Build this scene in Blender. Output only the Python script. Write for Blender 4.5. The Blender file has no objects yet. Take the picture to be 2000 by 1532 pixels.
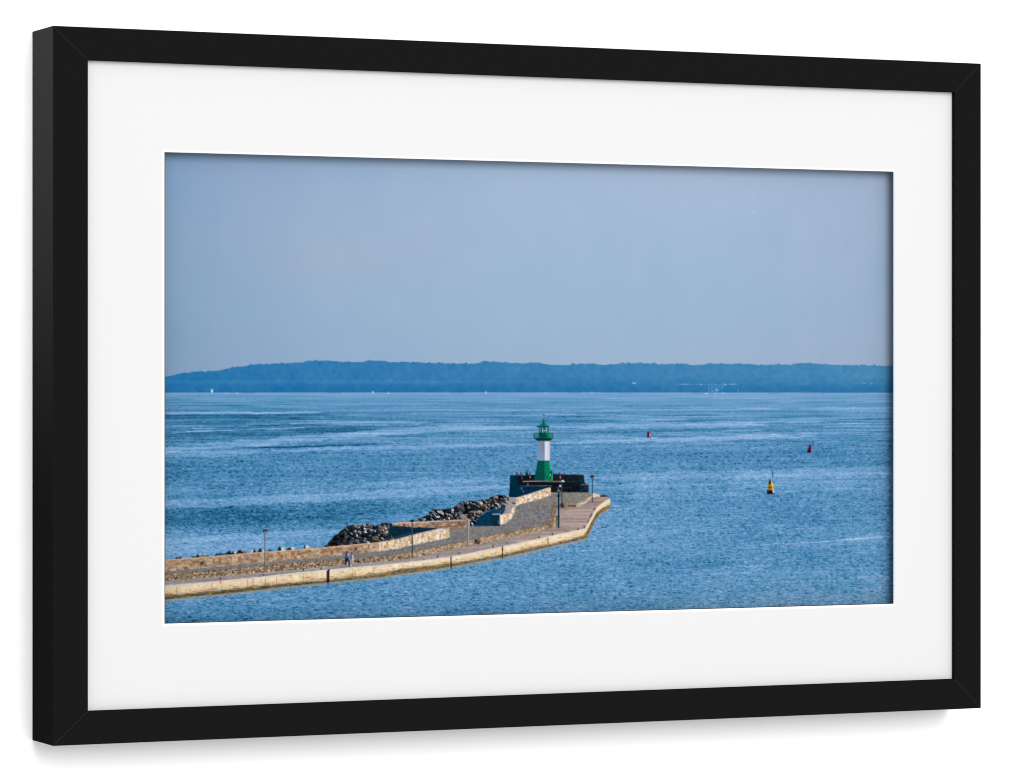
import bpy, bmesh, math
import numpy as np
from mathutils import Vector

# ------------------------------------------------------------------ scene, camera, light, exposure
sc = bpy.context.scene
COL = sc.collection
sc.render.engine = 'CYCLES'
sc.cycles.use_denoising = True
sc.cycles.max_bounces = 8
sc.cycles.filter_width = 1.1
sc.cycles.diffuse_bounces = 5
sc.render.resolution_x, sc.render.resolution_y = 1024, 784
sc.view_settings.view_transform = 'Standard'
sc.view_settings.look = 'None'
sc.view_settings.exposure = 0.0
sc.view_settings.gamma = 1.0
sc.view_settings.use_curve_mapping = False

F_PX, CX, CY = 7392.0, 1000.0, 754.0            # focal length and principal point, in pixels of a 2000 px wide picture
CAM = (-0.697282, -2.22174985, 0.0)
DU = np.array([0.9110942, 0.4121982])           # direction of the frame's long side seen from the camera
DV = np.array([-DU[1], DU[0]])
cam_d = bpy.data.cameras.new('camera')
cam = bpy.data.objects.new('camera', cam_d)
COL.objects.link(cam)
cam.location = CAM
cam.rotation_euler = (math.radians(90), 0, -math.atan2(DU[1], DU[0]))
cam_d.sensor_fit = 'HORIZONTAL'
cam_d.sensor_width = 36.0
cam_d.lens = F_PX / 2000 * 36
cam_d.shift_y = -(766.0 - CY) / 2000
cam_d.clip_start, cam_d.clip_end = 0.05, 60
sc.camera = cam

world = bpy.data.worlds.new('World')
sc.world = world
world.use_nodes = True
world.node_tree.nodes['Background'].inputs[0].default_value = (1.0, 1.0, 1.0, 1)
world.node_tree.nodes['Background'].inputs[1].default_value = 0.98


def area_lamp(name, loc, target, size, energy, size_y=None, spread=180):
    d = bpy.data.lights.new(name, 'AREA')
    d.shape = 'RECTANGLE'
    d.size, d.size_y = size, size_y or size
    d.energy = energy
    d.spread = math.radians(spread)
    o = bpy.data.objects.new(name, d)
    COL.objects.link(o)
    o.location = loc
    v = np.array(target) - np.array(loc)
    v = v / np.linalg.norm(v)
    o.rotation_euler = Vector(v).to_track_quat('-Z', 'Y').to_euler()
    return o


area_lamp('overhead_softbox', (0.45, -5.6, 2.2), (0.33, 0, 0), 3.6, 285)
sd = bpy.data.lights.new('side_fill_spot', 'SPOT')  # unseen spot added to brighten the upper left side of the frame
sd.energy, sd.spot_size, sd.spot_blend, sd.shadow_soft_size = 230, math.radians(30), 1.0, 0.008
side = bpy.data.objects.new('side_fill_spot', sd)
COL.objects.link(side)
side.location = (-0.80, 0.028, 0.80)
side.rotation_euler = (Vector((0, 0.024, 0.28)) - side.location).to_track_quat('-Z', 'Y').to_euler()

# ------------------------------------------------------------------ materials


def principled(name, color, rough=0.6, spec=0.3):
    m = bpy.data.materials.new(name)
    m.use_nodes = True
    b = m.node_tree.nodes['Principled BSDF']
    b.inputs['Base Color'].default_value = (*color, 1)
    b.inputs['Roughness'].default_value = rough
    b.inputs['Specular IOR Level'].default_value = spec
    return m, m.node_tree, b


def add_grain(nt, b, scale, strength, dist, stretch=(1, 1, 1)):
    tc = nt.nodes.new('ShaderNodeTexCoord')
    mp = nt.nodes.new('ShaderNodeMapping')
    mp.inputs['Scale'].default_value = stretch
    nz = nt.nodes.new('ShaderNodeTexNoise')
    nz.inputs['Scale'].default_value = scale
    nz.inputs['Detail'].default_value = 5
    bp = nt.nodes.new('ShaderNodeBump')
    bp.inputs['Strength'].default_value = strength
    bp.inputs['Distance'].default_value = dist
    nt.links.new(tc.outputs['Object'], mp.inputs['Vector'])
    nt.links.new(mp.outputs['Vector'], nz.inputs['Vector'])
    nt.links.new(nz.outputs['Fac'], bp.inputs['Height'])
    nt.links.new(bp.outputs['Normal'], b.inputs['Normal'])
    return nz


def mixed(nt, b, nz, c0, c1):
    cr = nt.nodes.new('ShaderNodeValToRGB')
    cr.color_ramp.elements[0].position, cr.color_ramp.elements[1].position = 0.3, 0.7
    cr.color_ramp.elements[0].color = (*c0, 1)
    cr.color_ramp.elements[1].color = (*c1, 1)
    nt.links.new(nz.outputs['Fac'], cr.inputs['Fac'])
    nt.links.new(cr.outputs['Color'], b.inputs['Base Color'])


M_WALL, nt, b = principled('white_wall_paint', (0.93, 0.93, 0.93), 0.9, 0.1)
mixed(nt, b, add_grain(nt, b, 60, 0.05, 0.001), (0.925, 0.925, 0.925), (0.935, 0.935, 0.935))
M_FRAME, nt, b = principled('black_satin_lacquer', (0.006, 0.006, 0.006), 0.7, 0.0)
mixed(nt, b, add_grain(nt, b, 420, 0.06, 0.0004), (0.0068, 0.0067, 0.00655), (0.0074, 0.0073, 0.0072))
M_SEAM, nt, b = principled('mitre_highlight', (0.022, 0.021, 0.020), 0.7, 0.0)
add_grain(nt, b, 900, 0.1, 0.0002)
M_MAT, nt, b = principled('mat_board_paper', (0.70, 0.70, 0.70), 0.9, 0.05)
mixed(nt, b, add_grain(nt, b, 900, 0.05, 0.0002), (0.563, 0.563, 0.5625), (0.567, 0.567, 0.5665))
M_SHADE_LIP, nt, b = principled('dark_edge_shade', (0.045, 0.05, 0.058), 0.9, 0.0)
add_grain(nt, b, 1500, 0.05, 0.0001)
M_BEVEL, nt, b = principled('mat_board_white_core', (0.93, 0.93, 0.93), 0.9, 0.05)
add_grain(nt, b, 1500, 0.05, 0.0001)
M_PRINT, nt, b = principled('printed_ink_on_paper', (0.5, 0.5, 0.5), 0.8, 0.0)
ca = nt.nodes.new('ShaderNodeVertexColor')
ca.layer_name = 'ink'
nt.links.new(ca.outputs['Color'], b.inputs['Base Color'])

# ------------------------------------------------------------------ helpers


def link_mesh(name, me, mat, parent=None):
    o = bpy.data.objects.new(name, me)
    COL.objects.link(o)
    if mat:
        me.materials.append(mat)
    if parent:
        o.parent = parent
    return o


def from_bm(name, bm, mat, parent=None):
    bmesh.ops.recalc_face_normals(bm, faces=bm.faces)
    me = bpy.data.meshes.new(name)
    bm.to_mesh(me)
    bm.free()
    return link_mesh(name, me, mat, parent)


# ------------------------------------------------------------------ wall
WALL_Y = 0.0424
bm = bmesh.new()
vs = [bm.verts.new(p) for p in [(-4, WALL_Y, -3), (5, WALL_Y, -3), (5, WALL_Y, 3), (-4, WALL_Y, 3),
                                (-4, WALL_Y + .1, -3), (5, WALL_Y + .1, -3), (5, WALL_Y + .1, 3), (-4, WALL_Y + .1, 3)]]
for f in [(0, 1, 2, 3), (7, 6, 5, 4), (0, 4, 5, 1), (1, 5, 6, 2), (2, 6, 7, 3), (3, 7, 4, 0)]:
    bm.faces.new([vs[i] for i in f])
wall = from_bm('wall', bm, M_WALL)
wall['kind'] = 'structure'
wall['label'] = 'plain bright white wall behind the black picture frame'
wall['category'] = 'wall'

# ------------------------------------------------------------------ framed picture
pic = bpy.data.objects.new('framed_picture', None)
COL.objects.link(pic)
pic.empty_display_size = 0.05
pic['label'] = 'black framed seascape print with a green and white lighthouse in a wide white mat'
pic['category'] = 'framed picture'

XL, XR, ZT, ZB = 0.0, 0.65925, 0.2200, -0.2200           # outer frame
IL, IR, IT, IB = 0.02254, 0.63850, 0.1998, -0.19944      # sight edge
DEPTH, LIP = 0.042, 0.0038


def rail(a_out, b_out, a_in, b_in):
    """one mitred frame rail with an L-shaped profile between two corners"""
    prof = [(0, 0), (1, 0), (1, LIP), (0.72, LIP), (0.72, DEPTH), (0, DEPTH)]
    bm = bmesh.new()
    rings = []
    for (o, i) in ((a_out, a_in), (b_out, b_in)):
        rings.append([bm.verts.new((o[0] + t * (i[0] - o[0]), y, o[1] + t * (i[1] - o[1]))) for t, y in prof])
    n = len(prof)
    for k in range(n):
        bm.faces.new([rings[0][k], rings[0][(k + 1) % n], rings[1][(k + 1) % n], rings[1][k]])
    bm.faces.new(rings[0])
    bm.faces.new(rings[1][::-1])
    bmesh.ops.recalc_face_normals(bm, faces=bm.faces)
    bmesh.ops.bevel(bm, geom=bm.edges[:], offset=0.00028, segments=2, profile=0.5, affect='EDGES')
    o = from_bm('frame_rail', bm, M_FRAME, pic)
    bm = bmesh.new()                                        # paler hairline along the first corner's mitre, standing in for light-catching bevel edges
    d = np.array([a_in[0] - a_out[0], a_in[1] - a_out[1]])
    L_ = np.hypot(*d)
    d /= L_
    n = np.array([-d[1], d[0]]) * 0.00016
    p0, p1 = np.array(a_out) + d * 0.0008, np.array(a_out) + d * (L_ - 0.0006)
    q = [(p0 + n), (p1 + n), (p1 - n), (p0 - n)]
    lo = [bm.verts.new((c[0], 0.0005, c[1])) for c in q]
    hi = [bm.verts.new((c[0], -0.00005, c[1])) for c in q]
    bm.faces.new(hi)
    for k in range(4):
        bm.faces.new([hi[k], hi[(k + 1) % 4], lo[(k + 1) % 4], lo[k]])
    from_bm('mitre_seam', bm, M_SEAM, o)
    return o


rail((XL, ZB), (XL, ZT), (IL, IB), (IL, IT))
rail((XR, ZT), (XR, ZB), (IR, IT), (IR, IB))
rail((XL, ZT), (XR, ZT), (IL, IT), (IR, IT))
rail((XR, ZB), (XL, ZB), (IR, IB), (IL, IB))

# mat board: window cut with a white bevelled core
MAT_Y, MAT_T = 0.0040, 0.0015
OL, OR, OT, OB = 0.07374, 0.59371, 0.14497, -0.14756      # window at the back of the bevel
BL, BR, BT, BB = 0.0019, 0.0004, 0.0013, 0.0013           # bevel widths
EX = 0.005


def ring_mesh(name, outer, inner, y0, y1, mat, parent):
    """a flat sheet between two rectangles (x0,x1,z0,z1)"""
    bm = bmesh.new()
    def rect(r, y):
        return [bm.verts.new(p) for p in [(r[0], y, r[2]), (r[1], y, r[2]), (r[1], y, r[3]), (r[0], y, r[3])]]
    a, c = rect(outer, y0), rect(inner, y1)
    for k in range(4):
        bm.faces.new([a[k], a[(k + 1) % 4], c[(k + 1) % 4], c[k]])
    return bm


out_r = (IL - EX, IR + EX, IB - EX, IT + EX)
win_f = (OL - BL, OR + BR, OB - BB, OT + BT)
win_b = (OL, OR, OB, OT)
bm = ring_mesh('mat_board', out_r, win_f, MAT_Y, MAT_Y, M_MAT, pic)
bm2 = ring_mesh('mat_board', out_r, (OL - .0003, OR + .0003, OB - .0003, OT + .0003), MAT_Y + MAT_T, MAT_Y + MAT_T, M_MAT, pic)
me_tmp = bpy.data.meshes.new('tmp')
bm2.to_mesh(me_tmp)
bm2.free()
bm.from_mesh(me_tmp)
bpy.data.meshes.remove(me_tmp)
me = bpy.data.meshes.new('mat_board')
bm.to_mesh(me)
bm.free()
mat_board = link_mesh('mat_board', me, M_MAT, pic)
bm = ring_mesh('mat_bevel', win_f, win_b, MAT_Y, MAT_Y + MAT_T, M_BEVEL, mat_board)
me = bpy.data.meshes.new('mat_bevel')
bm.to_mesh(me)
bm.free()
link_mesh('mat_bevel', me, M_BEVEL, mat_board)
# thin dark edge line, widened at left and bottom to stand in for shade
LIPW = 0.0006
bm = ring_mesh('mat_shade_lip', (OL - .003, OR + .003, OB - .003, OT + .003), (OL + LIPW, OR - .0003, OB + LIPW, OT - .0003),
               MAT_Y + MAT_T + .0001, MAT_Y + MAT_T + .0001, M_SHADE_LIP, mat_board)
me = bpy.data.meshes.new('mat_shade_lip')
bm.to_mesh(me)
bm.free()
link_mesh('mat_shade_lip', me, M_SHADE_LIP, mat_board)

# ------------------------------------------------------------------ the print: ink on a flat sheet
PRINT_Y = 0.0135
X0, X1, Z0, Z1 = 0.0660, 0.6080, -0.1570, 0.1540
CELL = 0.0005
NX, NZ = int(round((X1 - X0) / CELL)) + 1, int(round((Z1 - Z0) / CELL)) + 1
GAIN = 1.67                                     # light falling on the sheet
rng = np.random.default_rng(7)


def to_sheet(pts):
    """from the drawing's own slanted layout to columns and rows of the sheet"""
    p = np.asarray(pts, float)
    dx = (p[:, 0] - CX) / F_PX
    wx = dx * DU[0] + DU[1]
    wy = dx * DV[0] + DV[1]
    t = (PRINT_Y - CAM[1]) / wy
    x = CAM[0] + t * wx
    z = -(p[:, 1] - CY) / F_PX * t
    return np.stack([(x - X0) / CELL, (Z1 - z) / CELL], 1)


gi, gj = np.meshgrid(np.arange(NX), np.arange(NZ))
gx, gz = X0 + gi * CELL, Z1 - gj * CELL
_a = (gx - CAM[0]) * DU[0] + (PRINT_Y - CAM[1]) * DV[0]
_b = (gx - CAM[0]) * DU[1] + (PRINT_Y - CAM[1]) * DV[1]
PX = CX + F_PX * _a / _b                        # drawing coordinates of every point of the sheet
PY = CY - F_PX * gz / _b
DOTX = (gi * CELL / 0.00066).astype(int)        # printing dots
DOTZ = (gj * CELL / 0.00063).astype(int)
rgb = np.zeros((NZ, NX, 3))
ids = np.zeros((NZ, NX), int)


def dots(blur=(), seed=0, vblur=()):
    r = np.random.default_rng(seed)
    a = r.standard_normal((DOTZ.max() + 1, DOTX.max() + 1))
    if len(blur):
        k = np.array(blur, float)
        k /= np.sqrt((k ** 2).sum())
        a = np.apply_along_axis(lambda v: np.convolve(v, k, 'same'), 1, a)
    if len(vblur):
        k = np.array(vblur, float)
        k /= np.sqrt((k ** 2).sum())
        a = np.apply_along_axis(lambda v: np.convolve(v, k, 'same'), 0, a)
    return a[DOTZ, DOTX]


def smooth(nx, ny, seed):
    """slowly varying field"""
    r = np.random.default_rng(seed)
    g = r.standard_normal((ny + 3, nx + 3))
    u, v = gi / NX * nx, gj / NZ * ny
    iu, iv = u.astype(int), v.astype(int)
    fu, fv = u - iu, v - iv
    fu, fv = fu * fu * (3 - 2 * fu), fv * fv * (3 - 2 * fv)
    return (g[iv, iu] * (1 - fu) * (1 - fv) + g[iv, iu + 1] * fu * (1 - fv)
            + g[iv + 1, iu] * (1 - fu) * fv + g[iv + 1, iu + 1] * fu * fv)


def ramp(v, stops):
    xs = [s[0] for s in stops]
    return np.stack([np.interp(v, xs, [s[1][c] for s in stops]) for c in range(3)], -1)


def cover(pts):
    """antialiased coverage of a polygon: (slices, coverage)"""
    q = to_sheet(pts)
    i0, i1 = max(0, int(q[:, 0].min()) - 1), min(NX, int(q[:, 0].max()) + 3)
    j0, j1 = max(0, int(q[:, 1].min()) - 1), min(NZ, int(q[:, 1].max()) + 3)
    if i1 <= i0 or j1 <= j0:
        return None
    S = 4
    off = (np.arange(S) + .5) / S - .5
    xs = (np.arange(i0, i1)[:, None] + off).ravel()
    ys = (np.arange(j0, j1)[:, None] + off).ravel()
    Y, X = np.meshgrid(ys, xs, indexing='ij')
    ins = np.zeros(X.shape, bool)
    n = len(q)
    for k in range(n):
        xa, ya = q[k]
        xb, yb = q[(k + 1) % n]
        if ya == yb:
            continue
        hit = (ya > Y) != (yb > Y)
        ins ^= hit & (X < (xb - xa) * (Y - ya) / (yb - ya) + xa)
    c = ins.reshape(j1 - j0, S, i1 - i0, S).mean((1, 3))
    return (slice(j0, j1), slice(i0, i1)), c


def paint(pts, color, part=None, a=1.0, jit=0.0):
    r = cover(pts)
    if r is None:
        return
    s, c = r
    col = color(s) if callable(color) else np.broadcast_to(np.array(color, float), c.shape + (3,))
    if jit:
        col = col + (JIT[s] * jit)[..., None]
    w = (c * a)[..., None]
    rgb[s] = rgb[s] * (1 - w) + col * w
    if part is not None:
        ids[s][c > 0.45] = part


def box(x0, y0, x1, y1, color, part=None, a=1.0, jit=0.0):
    paint([(x0, y0), (x1, y0), (x1, y1), (x0, y1)], color, part, a, jit)


def stroke(pts, w, color, part=None, a=1.0, jit=0.0):
    p = np.asarray(pts, float)
    for k in range(len(p) - 1):
        d = p[k + 1] - p[k]
        n = np.array([-d[1], d[0]]) / max(1e-6, np.hypot(*d)) * w / 2
        paint([p[k] + n, p[k + 1] + n, p[k + 1] - n, p[k] - n], color, part, a, jit)


def between(top, bot):
    return list(top) + list(bot)[::-1]


JIT = dots((1, 1.2), 11)
SKY, SEA, HILL, PIER, ROCK, FORT, TOWER = 0, 1, 2, 3, 4, 5, 6
names = {1: 'printed_sea', 2: 'printed_headland', 3: 'printed_pier', 4: 'printed_boulders', 5: 'printed_platform',
         6: 'printed_lighthouse'}
labels = {}


def new_part(name, label=None):
    k = max(names) + 1
    names[k] = name
    if label:
        labels[k] = label
    return k


# --- sky
sx = [321, 450, 640, 1000, 1400, 1745]
def row(cols):
    return np.stack([np.interp(PX, sx, [c[k] for c in cols]) for k in range(3)], -1)
r0 = row([(134, 161, 196), (145, 168, 201), (154, 176, 207), (166, 186, 214), (171, 189, 216), (163, 180, 208)])
r1 = row([(136, 163, 195), (147, 170, 200), (157, 177, 203), (161, 183, 211), (162, 184, 212), (160, 179, 206)])
r2 = row([(132, 161, 193), (142, 168, 199), (151, 176, 204), (156, 182, 208), (157, 182, 209), (157, 177, 204)])
r3 = row([(132, 158, 189), (140, 165, 196), (147, 172, 202), (156, 179, 206), (158, 179, 206), (157, 174, 201)])
ty = np.clip((PY - 330) / 390, 0, 1)
def blend(t, stops):
    out = np.zeros(t.shape + (3,))
    for (ta, ca_), (tb, cb_) in zip(stops[:-1], stops[1:]):
        m = (t >= ta) & (t <= tb)
        f = ((t - ta) / (tb - ta))[..., None]
        out[m] = (ca_ * (1 - f) + cb_ * f)[m]
    return out
rgb[:] = blend(ty, [(0, r0), (.35, r1), (.7, r2), (1, r3)])
pk = np.exp(-(((PX - 680) / 170) ** 2 + ((PY - 515) / 45) ** 2))
rgb += np.array([0.5, 2.5, 2.5])
rgb += (pk * 1.0)[..., None] * np.array([5, 0, -1])
rgb += (smooth(26, 12, 3) * 1.1)[..., None] * np.array([1, .3, .2]) + (smooth(60, 26, 4) * .8)[..., None] * np.array([.7, .4, .6])
rgb += (dots((), 5) * .6)[..., None]
for bx, by in ((1470, 385.5), (1471, 415)):
    paint([(bx - 2.4, by + .4), (bx, by - 1.1), (bx + 2.4, by - .6), (bx, by + 1)], (214, 226, 240), a=.8)

# --- headland
sky_line = [(290, 741), (321, 736.4), (337, 733.2), (348.7, 731), (358.6, 728.7), (376.6, 727.4), (396.4, 726.9), (412.6, 725.6),
            (430.6, 723.3), (443.2, 721), (459.4, 717), (472, 716.6), (486.4, 713), (495.4, 713), (504.4, 711.2), (533.2, 711),
            (569.2, 708.9), (596.2, 707.5), (610.6, 704.6), (646.6, 704.6), (664.6, 706.8), (693, 707.8), (710, 707.6),
            (717.4, 703.8), (724.8, 704.8), (743, 705), (756, 707.2), (822.8, 708.5), (882, 710), (915, 710.4), (937.5, 709.4),
            (945, 706.6), (963, 706.6), (974.5, 707.6), (1002, 709), (1030, 710), (1040.4, 709), (1060.7, 710), (1077, 712.6),
            (1110.7, 713), (1116, 711.3), (1149.5, 710.7), (1181, 712.6), (1201, 711.6), (1214, 709.4), (1251, 709.4),
            (1277, 710), (1284.6, 711.8), (1312, 711), (1334.5, 710.7), (1345.6, 712.7), (1375, 713), (1385.7, 710.5),
            (1427.5, 710.5), (1437, 711.6), (1450, 710.5), (1482.6, 713.2), (1500, 712.4), (1545, 712.4), (1551, 710.5),
            (1574, 708.6), (1600, 710.5), (1627, 712.8), (1657, 712.8), (1676, 713.8), (1722, 714.7), (1745, 714.3), (1790, 716)]
hx = np.arange(290, 1791, 2.0)
hy = np.interp(hx, [p[0] for p in sky_line], [p[1] for p in sky_line])
hr = np.random.default_rng(21)
bump = np.repeat(hr.standard_normal(len(hx) // 3 + 1), 3)[:len(hx)]
hy = hy - np.clip(bump, -.6, 1.6) * .9 - (hr.random(len(hx)) < .07) * 1.3
fr = np.clip((PX - 321) / 1424, 0, 1)
up = np.stack([40 + 34 * fr ** .8, 118 + 20 * fr, 175 + 9 * fr], -1)
lo = np.stack([34 + 12 * fr, 112 + 6 * fr, 170 + 2 * fr], -1)
t_h = np.clip((PY - 736) / 26, 0, 1)[..., None]
hc = up * (1 - t_h) + lo * t_h
ridge = np.clip(1 - np.abs(PY - 746) / 7, 0, 1) * (PY > 742.5) * np.clip((1150 - PX) / 300, 0.15, 1)
hc = hc + ridge[..., None] * np.array([12, 9, 5])
hc += (smooth(170, 110, 31) * 2.6)[..., None] * np.array([1.3, .9, .6]) + (dots((1, 1), 32, (1, 1)) * 1.6)[..., None]
hc += (smooth(46, 70, 33) * 1.2)[..., None] * np.array([1.5, 1, .5])
paint([(290, 767.6)] + list(zip(hx, hy)) + [(1790, 767.6)], lambda s: hc[s], HILL)

# --- sea
UY = PY
v = np.zeros((NZ, NX))
base_l = np.interp(UY, [768, 775, 800, 815, 840, 880, 920, 960, 1010, 1050, 1090, 1190, 1230],
                   [.10, .02, -.12, -.30, -.34, -.16, -.30, -.10, -.42, -.02, .08, -.12, -.25])
base_r = np.interp(UY, [768, 790, 820, 860, 890, 920, 945, 970, 1000, 1060, 1100, 1180],
                   [.22, .10, -.02, -.02, -.16, -.12, .12, -.06, -.10, -.02, -.05, .05])
base_m = np.interp(UY, [768, 790, 820, 860, 890, 920, 945, 970, 1000, 1060, 1100, 1200],
                   [.20, .06, -.10, -.02, -.10, -.12, .02, -.08, -.06, .06, -.05, -.05])
wl = np.clip((900 - PX) / 400, 0, 1)
wr = np.clip((PX - 1100) / 350, 0, 1)
v = base_l * wl + base_r * wr + base_m * (1 - wl - wr)


def streaks(seed, corr):
    r = np.random.default_rng(seed)
    nz_, nx_ = DOTZ.max() + 1, int((DOTX.max() + 1) / corr) + 3
    g = r.standard_normal((nz_, nx_))
    ph = r.random(nz_) * corr
    u = (gi * CELL / 0.00066 + ph[DOTZ]) / corr
    iu = np.minimum(u.astype(int), nx_ - 2)
    f = u - iu
    f = f * f * (3 - 2 * f)
    return g[DOTZ, iu] * (1 - f) + g[DOTZ, iu + 1] * f


s_amp = np.interp(UY, [768, 772, 785, 830, 870, 900, 1000], [.02, .05, .14, .20, .12, .07, .05])
v += s_amp * np.clip(streaks(41, 70), -1.6, 1.9) + .5 * s_amp * streaks(42, 24)
g_amp = np.interp(UY, [768, 785, 820, 860, 900, 1000, 1220], [.02, .04, .075, .115, .165, .20, .235])
g1 = dots((.45, 1, .35), 43)
g2 = dots((.3, .8, 1, 1, .8, .3), 44)
g1 = np.where(g1 < 0, g1 * 1.15, g1 * .85)
wave = np.interp(UY, [900, 1080, 1200], [.25, .6, .9])
v += g_amp * (g1 * (1.05 - .35 * wave) + g2 * (.18 + .45 * wave))
v += .05 * smooth(22, 30, 45) * np.clip((UY - 860) / 60, 0, 1)


def swell(pts, half, amp, soft=.35):
    xs, ys = [p[0] for p in pts], [p[1] for p in pts]
    yc = np.interp(PX, xs, ys) + smooth(90, 2, int(abs(xs[0] * 7 + ys[0]))) * min(1.2, half * .25)
    end = np.clip(np.minimum(PX - xs[0], xs[-1] - PX) / (.22 * (xs[-1] - xs[0])), 0, 1)
    if xs[0] < 330:
        end = np.where(PX < (xs[0] + xs[-1]) / 2, 1, end)
    if xs[-1] > 1735:
        end = np.where(PX > (xs[0] + xs[-1]) / 2, 1, end)
    h = np.maximum(.3, half * end ** .6)
    d = 1 - np.abs(PY - yc) / h
    v[:] += 1.15 * amp * np.clip(d / soft, 0, 1) * (end > 0)


L = [  # centre line, half thickness, strength
    ([(321, 807), (480, 807), (640, 805)], 2.2, .55), ([(321, 815), (520, 814), (700, 812)], 4.5, -.22),
    ([(321, 787), (700, 786)], 1.2, -.3), ([(345, 793), (560, 793)], 1.4, -.3), ([(490, 792.5), (560, 792.5)], 1, .3),
    ([(321, 851), (400, 848), (520, 846), (640, 842), (760, 836)], 7.5, -.22),
    ([(335, 833), (400, 832)], 1, .4), ([(375, 837), (425, 837)], 1, .5), ([(321, 847), (380, 843), (465, 840.5)], 1.3, .55),
    ([(480, 829), (545, 828.5)], 1.1, .5), ([(470, 838.5), (530, 838.5), (600, 835.5)], 1.2, .5),
    ([(550, 827.5), (660, 826)], 1.2, .45), ([(480, 831), (620, 829.5)], 1.3, -.3),
    ([(640, 829), (740, 825.5), (850, 826)], 3.4, .34), ([(740, 831.5), (860, 831)], 1.4, -.35),
    ([(322, 878), (420, 870), (540, 862), (650, 853), (760, 845), (860, 838), (960, 836), (1050, 835)], 7.5, .40),
    ([(322, 888), (420, 887), (520, 880)], 7, .30), ([(321, 872), (430, 872)], 1.2, -.3),
    ([(480, 875), (560, 874), (680, 870), (780, 866)], 2.2, -.5), ([(742, 852.5), (850, 853.5)], 1.2, -.45),
    ([(520, 880), (640, 878), (800, 874), (930, 870), (1050, 868)], 4.2, .36), ([(730, 865), (800, 864.5)], 1, .35),
    ([(1050, 866), (1120, 864), (1220, 861), (1300, 859), (1420, 856), (1500, 853), (1600, 852)], 4.5, .42),
    ([(1060, 834), (1180, 833), (1300, 832), (1420, 833), (1500, 831)], 5.0, .34),
    ([(1060, 846), (1190, 846), (1300, 847)], 4.5, -.22), ([(1060, 843.5), (1170, 843)], .9, .4),
    ([(1240, 842), (1420, 841), (1560, 840)], 1.8, -.25), ([(1140, 803), (1240, 801.5), (1330, 801)], 1.4, .42),
    ([(1300, 800), (1420, 800), (1530, 798.5)], 2.0, .35), ([(1560, 797.5), (1745, 797)], 1.2, .45),
    ([(1060, 809), (1125, 809)], 1, .4), ([(1060, 812.5), (1220, 813)], 1.6, -.3), ([(1260, 812), (1420, 812)], 1.4, -.28),
    ([(1250, 819.5), (1350, 819.5)], 1.6, .36), ([(1280, 823.5), (1380, 823.5)], 1.4, -.3),
    ([(1400, 825), (1500, 824.5), (1620, 825)], 1.6, .4), ([(1400, 841.5), (1500, 841)], 1.2, .5),
    ([(1400, 850), (1480, 849.5), (1640, 846.5)], 1.2, .34), ([(1640, 828), (1745, 827)], 1.2, .4), ([(1590, 833), (1745, 833)], 1.2, .42),
    ([(1560, 845.5), (1700, 845)], 1.1, .4), ([(1400, 863), (1500, 862), (1640, 861), (1745, 862)], 4, -.14),
    ([(1590, 863), (1670, 862.5)], 1, .35), ([(1510, 895.5), (1590, 895)], 1, .36),
    ([(690, 923), (830, 923)], 1.0, .34), ([(321, 986), (420, 983), (520, 976), (640, 972), (760, 966), (880, 958), (960, 952), (1000, 950)], 10, .34),
    ([(700, 946), (820, 944), (940, 938), (1000, 936)], 5, .22), ([(560, 959), (700, 955)], 4, .12),
    ([(321, 1014), (450, 1010), (640, 1004), (760, 1000), (850, 990)], 22, -.16, .6),
    ([(321, 1058), (420, 1052), (520, 1046), (620, 1040), (700, 1036)], 7, .28), ([(321, 1075), (440, 1068), (560, 1060)], 12, .16),
    ([(1140, 934), (1260, 931), (1420, 927), (1560, 922), (1745, 919)], 9, .26), ([(1060, 926), (1160, 924)], 5, .1),
    ([(1160, 944), (1240, 943.5)], 1.4, -.3), ([(1400, 935), (1500, 931), (1600, 930), (1745, 928)], 6, .2),
    ([(1440, 948.5), (1540, 947.5)], 1, .36), ([(1160, 951), (1300, 950), (1420, 946)], 4, .16), ([(1260, 961), (1420, 957)], 3, .12),
    ([(1500, 961), (1570, 960)], 1.1, .5), ([(1600, 955), (1720, 955)], 1.2, .28), ([(1400, 968), (1470, 966.5)], 2, .22),
    ([(1192, 969), (1310, 967)], 1.2, .34), ([(1194, 989), (1212, 988.5)], 1.6, .5), ([(1172, 1030.5), (1188, 1030.5)], 1.2, -.7),
    ([(1440, 1067), (1500, 1064), (1600, 1059), (1680, 1052), (1745, 1047)], 1.7, .34), ([(1640, 1054), (1690, 1051.5), (1730, 1049)], 3, .34),
    ([(1660, 1127.5), (1735, 1125)], 1.2, .3), ([(1440, 1107), (1510, 1105)], 2.5, .28), ([(1680, 1013), (1720, 1012)], 1, .3),
    ([(1560, 1020), (1660, 1018)], 6, -.08), ([(1280, 1024), (1400, 1020)], 6, -.05), ([(1200, 1098), (1440, 1100)], 16, -.10, .7),
    ([(640, 1120), (760, 1110), (900, 1098), (1000, 1082), (1100, 1062), (1150, 1040), (1200, 1000), (1260, 985)], 12, .10, .8),
]
for item in L:
    swell(*item)
v += .10 * np.exp(-(((PX - 1190) / 60) ** 2 + ((PY - 1032) / 45) ** 2))
sea = ramp(v, [(-1.1, (10, 66, 100)), (-.6, (42, 104, 142)), (-.3, (67, 129, 171)), (0, (95, 150, 192)), (.35, (126, 169, 210)),
               (.7, (150, 187, 222)), (1.1, (184, 211, 237))])
warm = smooth(160, 200, 46)
sea += (dots((1, .7), 47) * 3.5)[..., None] * np.array([.9, -.4, .6])
low = np.clip((UY - 1120) / 90, 0, 1) * np.clip((PX - 1000) / 500, 0, 1)
sea += (low * 10)[..., None] * np.array([1.0, .3, -.6])
far = np.clip(1 - (UY - 768) / 26, 0, 1)
sea += np.array([0.5, 0.5, 2.0])
sea += (far * 4)[..., None] * np.array([1.0, .8, .6])
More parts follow.
